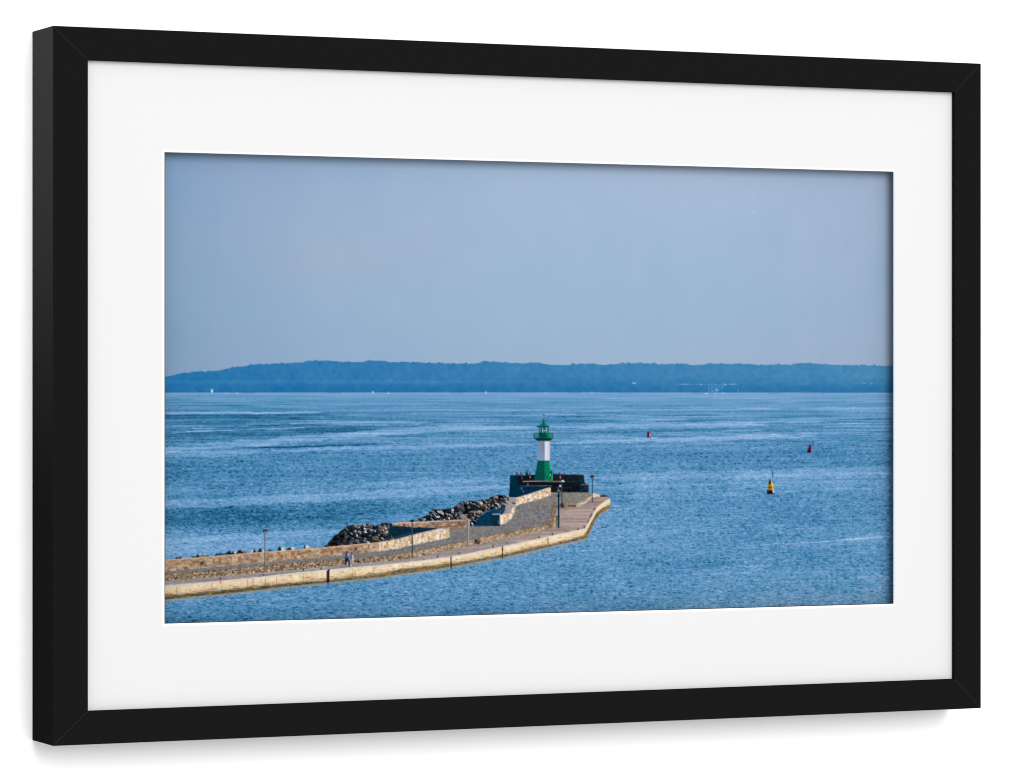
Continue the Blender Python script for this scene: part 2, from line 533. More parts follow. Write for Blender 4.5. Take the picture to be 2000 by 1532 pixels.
paint([(280, 767.6), (1800, 767.6), (1800, 1260), (280, 1260)], lambda s: sea[s], SEA)
sh = (hr.random(NX) * .5 + .2)
box(280, 767.4, 1800, 769.2, (150, 170, 205), SEA, a=.55)
for x_ in (1352, 1375, 1560, 1585, 470, 640, 880, 1110, 1210, 1500):
    box(x_, 767.2, x_ + 26, 768.8, (92, 120, 165), SEA, a=.5)

# --- small bright marks along the shore (part of the headland)
for (x0, y0, x1, y1, c, a) in [
        (411.5, 759.5, 416, 768, (205, 220, 238), .95), (412, 763, 416.4, 766, (250, 238, 230), .9), (400, 766, 405, 768, (110, 165, 215), .8),
        (440, 767.5, 443, 770, (215, 225, 240), .8), (446, 767.3, 448, 769, (200, 215, 235), .7), (461, 767.5, 464, 770, (232, 236, 246), .9),
        (727, 764.5, 730, 769.5, (244, 232, 238), .95), (728, 763.5, 729.6, 765.5, (215, 140, 150), .7), (756.5, 767.5, 760.5, 769.7, (220, 238, 250), .9),
        (757, 764, 758, 766, (190, 210, 235), .6), (947.5, 764.5, 950, 769.5, (246, 232, 234), .95), (948, 763, 949.6, 765.3, (220, 120, 130), .8),
        (870, 764, 873, 766, (90, 160, 210), .7), (1064, 767.5, 1070, 769.3, (170, 205, 240), .9), (1154, 766, 1158, 768, (165, 205, 240), .9),
        (1234, 746.5, 1238, 749, (170, 190, 225), .7), (1236, 748, 1241.6, 750.4, (250, 226, 212), .95),
        (1322, 750.3, 1442, 751.5, (108, 168, 214), .75), (1332, 750, 1344, 751.6, (190, 200, 225), .7), (1367, 750, 1370, 752, (240, 215, 205), .9),
        (1395, 750, 1398, 751.7, (190, 215, 238), .8), (1414, 750, 1418, 751.7, (220, 230, 240), .9), (1424, 750, 1436, 751.6, (180, 208, 236), .7),
        (1397.8, 759.8, 1401.6, 764.2, (246, 242, 240), .95), (1376, 767.8, 1383, 770, (232, 232, 240), .9), (1394, 767.8, 1400, 769.8, (220, 222, 236), .8),
        (1410, 767.8, 1416, 769.6, (238, 228, 230), .85), (1440, 761, 1442, 766, (140, 180, 215), .7), (1390, 763, 1393, 766, (170, 195, 225), .7),
        (1544, 750, 1578, 751.2, (96, 158, 205), .6), (1570, 748.7, 1577, 750, (130, 165, 195), .7), (1668, 748.6, 1730, 750, (90, 152, 200), .6),
        (1685, 748.3, 1690, 750.5, (170, 185, 200), .8), (1701, 748.3, 1704, 751, (160, 175, 195), .8), (1720, 749, 1723, 751, (150, 180, 210), .7),
        (1690, 767.6, 1735, 769, (190, 190, 215), .5)]:
    box(x0, y0, x1, y1, c, HILL, a=a * .65)
for x_ in (1383.5, 1390, 1396.5, 1403, 1409.5):
    box(x_, 751, x_ + 1.2, 767, (100, 160, 208), HILL, a=.55)
paint([(1383, 752), (1424, 752), (1398, 767), (1383, 767)], (80, 148, 202), HILL, a=.35)


# --- masonry colour: blocks laid in courses along a slanted base line
def masonry(palette, seed, bw, bh, slope=0.0, dark=0.0, grain=6.0):
    r = np.random.default_rng(seed)
    pal = np.array(palette, float)
    table = pal[r.integers(0, len(pal), 4096)] + r.standard_normal((4096, 1)) * 7
    off = r.random(512) * 100
    def f(s):
        yy = PY[s] - slope * PX[s]
        rw = np.floor(yy / bh).astype(int)
        cx_ = np.floor((PX[s] + off[rw % 512]) / bw).astype(int)
        c = table[(cx_ * 131 + rw * 977) % 4096]
        return c + (JIT[s] * grain)[..., None] - dark
    return f


TAN = [(188, 154, 120), (174, 140, 108), (202, 170, 136), (160, 128, 100), (212, 184, 154), (150, 118, 92), (196, 164, 134), (184, 164, 146)]
BROWN = [(146, 116, 92), (128, 100, 80), (164, 132, 106), (112, 88, 70), (150, 128, 110), (176, 146, 118), (120, 104, 94)]
CREAM = [(228, 200, 166), (240, 220, 192), (212, 180, 142), (236, 212, 184), (220, 190, 154), (246, 232, 212), (196, 164, 130), (226, 214, 206)]
SHORE = [(144, 118, 94), (120, 98, 80), (164, 136, 106), (98, 82, 68), (178, 152, 120), (134, 118, 104)]

# --- boulders
def boulders(outline, seed, n, palette, weights, dark_left=None):
    r = np.random.default_rng(seed)
    rr = cover(outline)
    s, c = rr
    px, py = PX[s], PY[s]
    x0, x1, y0, y1 = px.min(), px.max(), py.min(), py.max()
    sx_, sy_ = r.uniform(x0, x1, n), r.uniform(y0, y1, n)
    d = ((px[..., None] - sx_) / 1.25) ** 2 + (py[..., None] - sy_) ** 2
    k = d.argmin(-1)
    pal = np.array(palette, float)
    base = pal[r.choice(len(pal), n, p=np.array(weights) / sum(weights))]
    col = base[k]
    lx, ly = px - sx_[k], py - sy_[k]
    face = (lx * .8 - ly * .9) > r.uniform(-1.0, 3.2, n)[k]
    lit = np.array([(176, 164, 154), (150, 128, 110), (128, 130, 138), (204, 196, 190), (104, 110, 122)], float)[r.integers(0, 5, n)]
    litm = (r.random(n) < .46)[k] & face
    if dark_left is not None:
        litm &= r.random(n)[k] < np.clip((px - dark_left[0]) / (dark_left[1] - dark_left[0]), 0.04, 1)
        col = col * np.clip(.45 + .55 * (px - dark_left[0]) / (dark_left[1] - dark_left[0]), .45, 1)[..., None]
    col = np.where(litm[..., None], lit[k], col)
    spk = r.random(px.shape)
    dk = ((lx * .8 - ly * .9) < -1.6)
    col = np.where(dk[..., None], col * .55, col)
    col = col + (JIT[s] * 13)[..., None]
    sp = dots((), seed + 5)[s]
    col = np.where((sp > 2.15)[..., None] & litm[..., None], np.array([232, 222, 212.]), col)
    w = c[..., None]
    rgb[s] = rgb[s] * (1 - w) + col * w
    ids[s][c > .45] = ROCK


DARKS = [(10, 22, 34), (18, 40, 58), (34, 50, 66), (70, 74, 84), (104, 98, 98), (120, 98, 80), (40, 36, 38)]
boulders([(809, 1018.7), (820, 1012), (833, 1007), (838, 1001), (843.5, 994), (852, 996), (862, 995.6), (869, 994.2), (878, 994), (887, 990), (895, 983.5),
          (901, 982), (907, 980), (917, 978), (926, 978.6), (936, 976.6), (946, 976), (954, 975), (957, 971), (963, 970), (972.7, 967.6),
          (984, 968), (995, 967.4), (998.6, 971.7), (993, 980), (988, 990.5), (978, 994), (968, 995), (948, 999), (941, 1004), (936, 1010), (930.4, 1020),
          (926, 1028), (918, 1029), (850, 1021)], 51, 520, DARKS, [5, 4, 3, 2.2, 1.6, 1.4, 2.5])
boulders([(630, 1069.5), (638, 1064), (644, 1057), (648, 1053), (652, 1047), (660, 1043), (664, 1038), (669, 1035), (674, 1031), (679, 1027), (686, 1026.4),
          (695, 1025.2), (704, 1026.5), (712, 1023.6), (722, 1024), (728, 1026), (735, 1026), (741, 1024), (745, 1022.2), (755, 1020.4), (760, 1022),
          (768, 1024), (790, 1022), (804, 1026), (800, 1046), (740, 1062), (690, 1067)], 52, 300, DARKS, [4, 4, 3, 3, 2.4, 1.2, 2], (655, 705))
# separate stones showing over the wall
for (x, w, h, c) in [(346, 11, 4, 0), (352, 5, 6, 1), (379, 9, 4, 0), (386, 7, 7, 0), (395, 12, 6, 2), (404, 6, 4, 1), (424, 11, 5, 0), (430, 12, 6, 1),
                     (448, 16, 8, 0), (455, 9, 5, 0), (460, 5, 6, 3), (469, 16, 8, 0), (478, 6, 7, 2), (492, 7, 6, 3), (497, 6, 6, 0), (508, 9, 8, 0),
                     (514, 6, 5, 3), (527, 6, 5, 0), (546, 7, 9, 0), (553, 8, 8, 3), (565, 12, 6, 0), (572, 6, 7, 3), (595, 4, 8, 0), (600, 8, 8, 3)]:
    yb = np.interp(x, [323, 400, 465, 518, 559, 573, 627], [1093.8, 1089, 1083, 1078.4, 1076.4, 1075, 1071]) + 1
    colr = [(20, 36, 54), (60, 66, 82), (140, 112, 90), (214, 206, 202)][c]
    w, h = w * 1.15, h * 1.3
    paint([(x - w * .7, yb + 1), (x - w * .4, yb - 2.6), (x + w * .5, yb - 2.4), (x + w * .8, yb + 1)], (24, 40, 56), ROCK, a=.9, jit=10)
    paint([(x - w / 2, yb), (x - w * .3, yb - h * .6), (x + w * .05, yb - h), (x + w * .36, yb - h * .65), (x + w / 2, yb)], colr, ROCK, jit=12)
    if c == 0:
        paint([(x, yb - h), (x + w * .36, yb - h * .65), (x + w * .2, yb - h * .5)], (176, 160, 150), ROCK, a=.85)

# --- pier surfaces
qt = [(290, 1147), (322, 1144), (340, 1142.6), (400, 1137.6), (460, 1131.8), (518, 1126), (560, 1120.9), (590, 1117.6), (640, 1113), (690, 1108.4), (740, 1104.2),
      (780, 1099.6), (827, 1094.6), (881, 1087.3), (921, 1079.8), (956, 1072.5), (980, 1067.6), (1000, 1063.6), (1035, 1056), (1070, 1048), (1107.5, 1040),
      (1122.5, 1036.6), (1143.7, 1033), (1148, 1022.5), (1160, 1001), (1167.5, 990), (1178, 981.5), (1190, 974.4), (1192, 974.2)]
cb = [(290, 1166), (322, 1163.5), (400, 1156.4), (460, 1150), (518, 1144), (560, 1139.4), (590, 1137), (640, 1133.6), (690, 1127.5), (740, 1121.5), (780, 1112.5),
      (827, 1106.6), (881, 1101), (921, 1094.6), (956, 1088.3), (980, 1083.8), (1000, 1078.7), (1035, 1071.5), (1072.5, 1064.2), (1116, 1053.4), (1140, 1046),
      (1146, 1038.7), (1155, 1020), (1165, 1002.5), (1177.5, 992.2), (1192, 985.6)]
db = [(290, 1175), (322, 1171.5), (400, 1163.4), (460, 1157.6), (518, 1151), (560, 1146), (590, 1143), (640, 1138), (690, 1132.4), (740, 1127.6), (780, 1121.5),
      (838.8, 1114), (881, 1107), (921, 1099.8), (956, 1093), (982, 1088.4), (1000, 1084.8), (1035, 1077.5), (1072.5, 1067.8), (1116, 1058.4), (1145, 1051.6),
      (1152.5, 1037.5), (1162.5, 1016), (1172.5, 1002.5), (1192, 991.6)]
# reflection of the lit quay in the water below it
for k in range(6):
    paint(between(db, [(x, y + 1.0 + 1.0 * k) for x, y in db]), (172, 152, 128), SEA, a=.16)
# promenade (taupe concrete) and everything behind it
strip_bot = [(290, 1138), (322, 1135), (400, 1128.4), (460, 1123), (518, 1117.8), (560, 1113.6), (640, 1107), (690, 1101), (740, 1098), (790, 1091.6), (806, 1089.8), (833, 1083),
             (862, 1077), (885.8, 1071.6), (912.8, 1067.3), (937.5, 1063.2), (960, 1057.5), (990, 1050), (1030, 1041), (1060, 1035), (1081, 1030)]
strip_top = [(290, 1124), (322, 1120.9), (400, 1114.9), (460, 1109.4), (518, 1103.8), (560, 1099.9), (640, 1094), (690, 1089.2), (740, 1086), (780, 1082), (815, 1076.3), (850.5, 1069.3),
             (885.8, 1061), (927, 1053), (944.5, 1049.3), (960, 1045.4), (988.7, 1040.6), (1022.5, 1033.7), (1055, 1027.5), (1081, 1022.5)]
road_top = [(290, 1119), (322, 1116.4), (400, 1109.2), (460, 1103.6), (518, 1098.3), (560, 1094.7), (590, 1092), (640, 1088.5), (690, 1081.8), (740, 1077), (780, 1071.5), (803.5, 1065.7),
            (838.8, 1058.7), (871.7, 1051.6), (878, 1050)]
prom = masonry([(150, 138, 138), (158, 144, 142), (144, 132, 132), (164, 150, 146)], 61, 60, 1.6, -.085, 0, 5)
paint(between(strip_bot, qt[:-11]) , prom, PIER)
prom2 = masonry([(168, 148, 142), (160, 140, 134), (150, 132, 128), (176, 156, 148), (156, 136, 128), (164, 142, 132)], 62, 90, 3.2, 0.0, 0, 4)
paint([(1000, 1064), (1030, 1041), (1060, 1035), (1081, 1030), (1082, 1000), (1095, 991), (1125, 990.6), (1142.5, 985), (1155, 976), (1160, 968), (1172, 967.5), (1186, 969),
       (1190, 973.4), (1178, 982), (1167.5, 990), (1160, 1001), (1148, 1022.5), (1143.7, 1033), (1122.5, 1037), (1070, 1048.5)], prom2, PIER)
stroke([(1094, 1021.5), (1145, 1022.5)], 3, (176, 172, 176), PIER, a=.7)
stroke([(1096, 1017), (1148, 1017)], 1.6, (188, 170, 162), PIER, a=.7)
stroke([(1096, 1008.5), (1152, 1008.5)], 1.2, (134, 112, 106), PIER, a=.6)
stroke([(1096, 1003), (1158, 1003)], 1.2, (190, 172, 162), PIER, a=.5)
box(1172, 968, 1186, 970.4, (18, 14, 18), PIER)
# road
asph = masonry([(122, 119, 121), (117, 115, 118), (127, 124, 125), (120, 118, 122)], 63, 3, 2, -.06, 0, 7)
asph2 = masonry([(136, 130, 124), (126, 122, 116), (130, 128, 124)], 64, 6, 2, 0, 0, 6)
paint(between(road_top, [p for p in strip_top if p[0] <= 885.8]), asph, PIER)
paint([(878, 1050), (878, 1031), (917, 1031), (930, 1028), (977, 1026), (985, 1023), (997.5, 1015), (1004, 1004), (1008, 990), (1015, 985), (1035, 980.6), (1055, 975), (1076, 967),
       (1076, 961.6), (1151, 961.6), (1157, 964), (1155, 970), (1142, 980), (1126, 984), (1082, 986), (1077, 995), (1076, 1011), (1070, 1024), (1055, 1028.4), (1022.5, 1034.5),
       (988.7, 1041.4), (944.5, 1050), (927, 1053.8), (885.8, 1062), (860, 1066)], asph, PIER)
paint([(1056, 962), (1151, 961.6), (1157, 964), (1155, 970), (1142, 980), (1126, 984), (1082, 986), (1040, 984)], asph2, PIER, a=.7)
paint([(878, 1036), (917, 1032), (975, 1028), (975, 1031), (900, 1038), (878, 1042)], (150, 132, 112), PIER, a=.5, jit=6)
# low stone strip between road and promenade
strip_l = masonry(SHORE, 65, 3.0, 2.6, -.085, 0, 13)
strip_r = masonry([(182, 150, 118), (162, 130, 102), (200, 170, 138), (146, 120, 98), (192, 162, 134)], 66, 4.0, 3.2, -.19, 0, 12)
paint(between(strip_top, strip_bot), strip_l, PIER)
paint(between([p for p in strip_top if p[0] >= 780], [p for p in strip_bot if p[0] >= 780]), strip_r, PIER, a=.85)
edge = [(x, y + .6) for x, y in strip_top]
stroke(edge, 1.4, (92, 78, 70), PIER, a=.5)
r = np.random.default_rng(67)
for _ in range(230):                                     # pale stones and tufts of grass at its foot
    x = r.uniform(322, 1075)
    y = np.interp(x, [p[0] for p in strip_bot], [p[1] for p in strip_bot]) - r.uniform(.3, 3)
    w = r.uniform(1.5, 4.5)
    c = [(212, 200, 172), (222, 212, 190), (54, 58, 40), (78, 80, 56), (184, 168, 136)][r.integers(0, 5)]
    stroke([(x, y), (x + w, y - .1 * w)], 1.7, c, PIER, a=.8)
paint([(1070, 1024), (1076, 1011), (1075.6, 996), (1080, 985), (1126, 984), (1142, 978), (1150, 972), (1155, 967), (1157, 972), (1152, 977), (1142, 984.6), (1125, 990.6), (1095, 991.4), (1087, 996), (1083, 1010),
       (1081.5, 1030), (1074, 1029)], masonry([(112, 98, 82), (130, 112, 90), (96, 88, 72), (150, 124, 92)], 68, 4, 3, 0, 0, 9), PIER)
paint([(1126, 984.6), (1143, 977), (1155, 968), (1158, 971), (1150, 978), (1142, 984.4), (1130, 990), (1124, 990)], masonry(CREAM, 69, 3.5, 3, -.5, 12, 12), PIER, a=.8)
box(1081.5, 1012, 1085, 1029, (196, 170, 128), PIER, jit=14)
box(1085, 1006, 1089, 1030, (110, 106, 92), PIER, jit=14)
paint([(1155, 963.5), (1166, 964), (1171.5, 966.5), (1172, 971), (1163, 971.5), (1156, 972)], masonry(CREAM, 70, 4, 3, 0, 6, 10), PIER)

# upper sea wall, left stretch
wt = [(290, 1097), (323.5, 1093.4), (400, 1088.4), (465, 1082.5), (518.7, 1078), (559, 1075.6), (573, 1074), (627, 1070), (642, 1068.4), (690, 1063.8), (740, 1059.4), (780, 1052.4), (803.5, 1045.8), (827, 1040),
      (855, 1033.4), (877.5, 1032.3)]
wb = road_top[:-2] + [(871.7, 1051.6), (877.5, 1050)]
paint(between([p for p in wt if p[0] <= 740], [p for p in wb if p[0] <= 740]), masonry(TAN, 71, 5.5, 4.6, -.095, 0, 10), PIER)
paint(between([p for p in wt if p[0] <= 740], [p for p in wb if p[0] <= 740]), masonry(BROWN, 76, 9, 5.2, -.095, 0, 10), PIER, a=.35)
paint(between([p for p in wt if p[0] >= 740], [p for p in wb if p[0] >= 740]), masonry(CREAM, 72, 3.6, 8, -.2, 8, 12), PIER)
stroke([(x, y + 1) for x, y in wt if x <= 740], 2.2, (214, 182, 142), PIER, a=.75, jit=8)
stroke([(x, y + .9) for x, y in wt if x >= 740], 2.2, (196, 176, 156), PIER, a=.7, jit=12)
r = np.random.default_rng(73)
for _ in range(46):
    x = r.uniform(326, 735)
    ya, yb = np.interp(x, [p[0] for p in wt], [p[1] for p in wt]), np.interp(x, [p[0] for p in wb], [p[1] for p in wb])
    y = r.uniform(ya + 3, yb - 5)
    w, h = r.uniform(4, 13), r.uniform(3, 6)
    c = [(208, 182, 150), (140, 108, 82), (214, 190, 166), (120, 92, 74), (176, 152, 130)][r.integers(0, 5)]
    paint([(x, y), (x + w, y - .1 * w), (x + w, y - .1 * w + h), (x, y + h)], c, PIER, a=.7)
paint([(391, 1098.5), (397, 1096), (397.6, 1103), (391, 1106)], (72, 66, 66), PIER)
paint([(692, 1070.5), (697, 1069.5), (697, 1075), (692, 1077)], (74, 72, 74), PIER)
# shaded face and recess behind the front wall, and the short rear wall
paint([(762, 1028), (780, 1027.6), (803.5, 1030), (857, 1031.6), (850, 1034), (815, 1042), (780, 1051.4), (772, 1053), (764, 1047), (756, 1044)], (12, 40, 58), PIER, jit=5)
paint([(766, 1050), (800, 1040), (806, 1038), (800, 1046.5), (780, 1051.6)], (30, 78, 108), PIER, a=.55)
paint([(768, 1023.5), (780, 1021), (815, 1020), (862, 1017.4), (917.5, 1014.4), (917.5, 1030.5), (878, 1034), (878, 1032.4), (855, 1031.4), (803.5, 1030), (780, 1028), (766, 1027)],
      masonry(BROWN, 74, 3.6, 3, -.04, 0, 10), PIER)
paint([(766, 1024), (800, 1020.4), (840, 1019.6), (830, 1028), (790, 1027)], masonry(TAN, 75, 4, 3, -.04, -6, 8), PIER, a=.55)
stroke([(766, 1024), (780, 1021.6), (815, 1020.4), (862, 1018), (917.5, 1015.2)], 1.8, (214, 196, 180), PIER, a=.9)
box(913, 1015, 918, 1030, (206, 174, 138), PIER, a=.7)
box(787.4, 1024, 790.6, 1028, (176, 14, 30), PIER)
box(902, 1004.6, 914, 1014, (150, 124, 104), PIER, jit=14)
box(911.5, 1006, 914, 1012, (30, 24, 28), PIER)
# shaded seaward face of the curved wall, with the steps down
paint([(924, 1027.8), (931, 1018), (937.5, 1008), (950, 1000), (972, 994.5), (987, 990.8), (994, 998), (980, 1006), (977.2, 1027.8)], (10, 50, 78), PIER, jit=5)
paint([(966, 1000), (987, 991.4), (983, 999), (972, 1004), (958, 1006)], (24, 80, 122), PIER, a=.7)
box(962, 1006, 977, 1027.6, (14, 40, 60), PIER, jit=5)
box(972, 1016, 975.5, 1024, (52, 96, 140), PIER, a=.7)
stroke([(962, 1005.2), (978, 1004.6)], 1.6, (206, 198, 196), PIER)
# curved wall: cap and lit face
paint([(980, 1005.6), (985, 1000), (988.7, 986), (996, 973), (1001, 970), (1012, 968.6), (1040, 960.6), (1066, 951.6), (1075.6, 952), (1055, 959.4), (1030, 967), (1008, 973.7), (1007.5, 985),
       (999, 995), (994, 1003), (985, 1006)], (158, 150, 152), PIER, jit=7)
paint([(976, 1006.4), (994, 1003), (999, 995), (1007.5, 985), (1008, 973.7), (1030, 967), (1055, 959.4), (1070, 953.4), (1075.8, 952), (1075.8, 967.5), (1055, 975), (1035, 980.6), (1015, 985), (1008, 990),
       (1004, 1004), (997.5, 1015), (985, 1023), (976.4, 1026)], masonry(CREAM, 77, 3.2, 3.6, -.25, 2, 15), PIER)
stroke([(1008, 974), (1030, 967.3), (1055, 959.6), (1075.6, 952.4)], 2, (206, 196, 190), PIER, a=.7, jit=14)
box(1000, 982, 1006.5, 984, (16, 28, 42), PIER)
paint([(979, 1006.6), (983, 1006), (983, 1020), (979.6, 1022)], (250, 240, 222), PIER, a=.7)

# quay wall
cream_t = np.stack([np.full((NZ, NX), c_) for c_ in (238, 210, 160)], -1)
yq = np.interp(PX, [p[0] for p in qt], [p[1] for p in qt])
yc_ = np.interp(PX, [p[0] for p in cb], [p[1] for p in cb])
tq = np.clip((PY - yq) / np.maximum(4, yc_ - yq), 0, 1)
br = np.clip((PX - 330) / 700, 0, 1)[..., None]
cq = ramp(tq, [(0, (234, 214, 188)), (.35, (248, 227, 194)), (.75, (242, 214, 172)), (1, (204, 172, 128))])
cq = cq * (.94 + .05 * br)
blk = smooth(110, 60, 78)
cq += (blk * 5)[..., None] + (JIT * 6)[..., None] + (dots((1,), 79, (1, 1, 1)) * 4)[..., None] * np.array([.8, 1, 1.1])
strk = np.clip(streaks(80, 6) - .4 + (tq - .8) * 2.2, 0, 1) * (tq > .35)
cq -= (strk * 48)[..., None] * np.array([1, 1, .9])
paint(between(qt, cb), lambda s: cq[s], PIER)
wet = masonry([(96, 74, 40), (112, 88, 50), (84, 62, 32), (130, 102, 62), (106, 92, 48)], 81, 5, 2, -.1, 0, 10)
wet_r = masonry([(128, 104, 66), (148, 120, 80), (112, 92, 60), (160, 134, 92)], 82, 4, 2, -.2, 0, 10)
cb2 = [(x, y + .9 + .9 * math.sin(x * .21) * math.sin(x * .047)) for x, y in [(q, np.interp(q, [p[0] for p in cb], [p[1] for p in cb])) for q in np.arange(290, 1192.1, 2.5)]]
paint(between(cb2, db), wet, PIER, a=.95)
paint(between([p for p in cb2 if p[0] >= 700], [p for p in db if p[0] >= 690]), wet_r, PIER, a=.6)
paint([(1178, 992), (1192, 985), (1192, 989), (1182, 995)], (164, 148, 40), PIER, a=.6, jit=14)
stroke([(x, y + .7) for x, y in qt if x < 1125], 1.7, (206, 208, 216), PIER, a=.8, jit=8)
stroke([(x, y + .6) for x, y in qt if x >= 1122], 1.5, (232, 214, 190), PIER, a=.6)
r = np.random.default_rng(83)
for _ in range(120):                                    # stains and joints in the concrete
    x = r.uniform(322, 1120)
    ya, yb = np.interp(x, [p[0] for p in qt], [p[1] for p in qt]), np.interp(x, [p[0] for p in cb], [p[1] for p in cb])
    y = yb - r.random() ** 2 * (yb - ya) * .8
    stroke([(x, y), (x + r.uniform(1.5, 8), y - r.uniform(0, .8))], r.uniform(.9, 1.8), (150, 118, 72), PIER, a=r.uniform(.35, .8))
for x in (345, 414, 433, 483, 494, 518, 540, 593, 689, 693, 730, 787, 1071):
    ya, yb = np.interp(x, [p[0] for p in qt], [p[1] for p in qt]), np.interp(x, [p[0] for p in db], [p[1] for p in db])
    stroke([(x, ya + 3), (x, yb)], 1.5, (128, 98, 66), PIER, a=.5)
paint([(429, 1134), (432, 1134), (431, 1141), (430, 1141)], (176, 88, 52), PIER, a=.7)
stroke([(1070, 1050), (1070, 1071)], 2.6, (150, 118, 92), PIER, a=.75)
stroke([(1070, 1071), (1069.5, 1079)], 2.2, (86, 118, 152), SEA, a=.6)
# timber piles against the quay
for x, ya, yb, w in ((640.8, 1112.5, 1138.5, 5.2), (881, 1088, 1111, 2.2), (981.2, 1067.5, 1091.5, 2.2)):
    box(x - w / 2, ya, x + w / 2, yb, (44, 22, 26), PIER, jit=7)
    box(x - w / 2, yb, x + w / 2, yb + 5, (58, 92, 130), SEA, a=.6)
box(641, 1112, 644, 1115.5, (40, 36, 44), PIER)
box(636, 1112.5, 641, 1115, (196, 204, 214), PIER, a=.8)
# bollards
for x, y in ((592.6, 1113.7), (627, 1110.8), (854.6, 1087.4), (896.6, 1081.6), (963, 1067.4), (990.6, 1061.8), (1053, 1049.8), (1079, 1043.8), (1129, 1033.8), (1141, 1029), (1153, 1009), (1155, 1005.4),
             (1149, 1019), (1160.5, 995), (430, 1130.5), (515, 1123)):
    box(x - 1, y - 2.2, x + 1, y + 2, (26, 20, 26), PIER, a=.85)
stroke([(1147, 1023), (1152, 1014), (1158, 1003)], 1.6, (110, 104, 124), PIER, a=.6)
# bench and litter beside the two walkers
box(689, 1095.8, 702, 1097.6, (26, 22, 24), PIER)
box(700, 1093.6, 701.6, 1099.6, (18, 20, 22), PIER)
box(710, 1091, 711.8, 1099.4, (22, 28, 44), PIER)
paint([(693, 1084), (714, 1080), (714, 1090), (693, 1094)], (122, 118, 124), PIER, a=.55)
paint([(926, 1056), (930, 1052), (938, 1058), (938, 1062), (927, 1061.4)], (70, 62, 60), PIER, jit=10)

# --- platform below the lighthouse
paint([(994, 969.8), (996.2, 943), (996.2, 928.4), (1012.5, 928.2), (1018, 929.6), (1052, 926.8), (1084, 926.2), (1120, 927), (1139.6, 928), (1142, 944.4), (1149.6, 947.4), (1149.6, 961.8), (1075.8, 961.8),
       (1075.8, 951.8), (1063, 954.6), (1030, 965.4), (1010, 971.4), (998, 971.6)], (13, 20, 30), FORT, jit=5)
paint([(994, 969.8), (996.2, 943), (996.2, 928.4), (1011, 928.4), (1011, 950), (1012, 971), (998, 971.6)], (0, 42, 64), FORT, jit=3)
paint([(1012, 950), (1074, 950), (1060, 955.4), (1030, 965.2), (1010, 971)], (6, 40, 66), FORT, jit=5)
paint([(1084, 926.4), (1139.4, 928.4), (1141.6, 944.4), (1100, 943), (1084, 940)], (22, 28, 36), FORT, jit=4)
paint([(1131, 932), (1140, 929), (1142, 945), (1149, 948), (1149, 961.6), (1132, 961.6)], (12, 42, 58), FORT, a=.8, jit=5)
stroke([(1135, 946.8), (1149.6, 947.2)], 1.6, (124, 120, 120), FORT, a=.9)
stroke([(996.4, 929), (1012, 928.8)], 1.2, (70, 84, 100), FORT, a=.8)
stroke([(1084, 926.8), (1139, 928.2)], 1.2, (66, 72, 86), FORT, a=.7)
stroke([(1020.5, 941), (1043, 940), (1102, 941)], 1.9, (160, 134, 130), FORT)
stroke([(1017, 949), (1078, 949.2)], 1.4, (104, 100, 110), FORT, a=.85)
stroke([(1085, 953.6), (1116, 953)], 1.2, (58, 52, 60), FORT, a=.8)
stroke([(1102, 941.2), (1130, 941.4)], 1.2, (18, 62, 84), FORT, a=.8)
box(1016.4, 952, 1020.4, 956.6, (46, 106, 168), FORT, a=.9)
box(1020, 958, 1023.6, 962.4, (40, 92, 150), FORT, a=.85)
box(1142.4, 950, 1146.6, 955.6, (96, 34, 52), FORT, a=.85)
for x, y0_, y1_, c in ((1008.4, 922.4, 929, (44, 34, 58)), (1010.6, 924, 928.6, (60, 90, 130)), (1017.6, 922.4, 930.6, (34, 34, 40)), (1019.4, 926, 936, (96, 70, 74)), (1021, 927.4, 932, (22, 26, 36)),
                       (1027, 924, 930, (26, 30, 40)), (1029.4, 920.4, 936, (16, 16, 34)), (1031.2, 926, 937, (24, 22, 40)), (1034.8, 922, 937.4, (50, 28, 38)), (1035.6, 930, 934, (160, 146, 146)),
                       (1031, 945, 948, (170, 120, 118)), (1081.4, 924.6, 932, (44, 30, 40)), (1093, 922.4, 934, (60, 36, 40)), (1094.6, 929, 936, (160, 120, 112)), (1008.4, 921.8, 923.6, (150, 96, 90)),
                       (1034.8, 921.4, 923.8, (190, 110, 90)), (1019, 921.8, 923.4, (80, 60, 62)), (1092.8, 921.8, 924, (150, 90, 84))):
    box(x - 1.1, y0_, x + 1.1, y1_, c, FORT, a=.95)

# --- lighthouse
T = TOWER
paint([(1050, 899.4), (1064.2, 899.4), (1064.2, 939.6), (1042, 939.6), (1044, 934), (1046, 922), (1048.8, 909)], (6, 84, 66), T, jit=3)
paint([(1046, 922), (1064, 922), (1064, 939.4), (1042, 939.4)], (4, 76, 64), T, a=.5)
paint([(1064, 899.4), (1073.8, 899.4), (1074.6, 909), (1076, 919.6), (1080, 920.4), (1080, 939.6), (1064, 939.6)], (4, 140, 84), T, jit=4)
paint([(1072, 904), (1074.2, 903), (1075.4, 912), (1076.8, 921), (1074, 921)], (24, 184, 124), T)
box(1074.6, 920.6, 1078.2, 938, (10, 64, 52), T)
box(1078, 920.6, 1079.8, 938, (22, 176, 116), T)
box(1074.6, 926, 1075.8, 930, (214, 206, 178), T)
box(1076.4, 930.5, 1077.6, 938, (204, 196, 170), T, a=.8)
box(1068, 931, 1069.8, 934.4, (10, 60, 46), T)
box(1050, 861, 1064, 899.6, lambda s: ramp(np.clip((PY[s] - 861) / 38, 0, 1), [(0, (96, 136, 186)), (.5, (108, 142, 186)), (1, (128, 152, 190))]), T, jit=3)
box(1056.4, 862, 1060, 899.4, (136, 148, 180), T, a=.6)
box(1064, 861, 1073.8, 899.6, (226, 222, 236), T, jit=3)
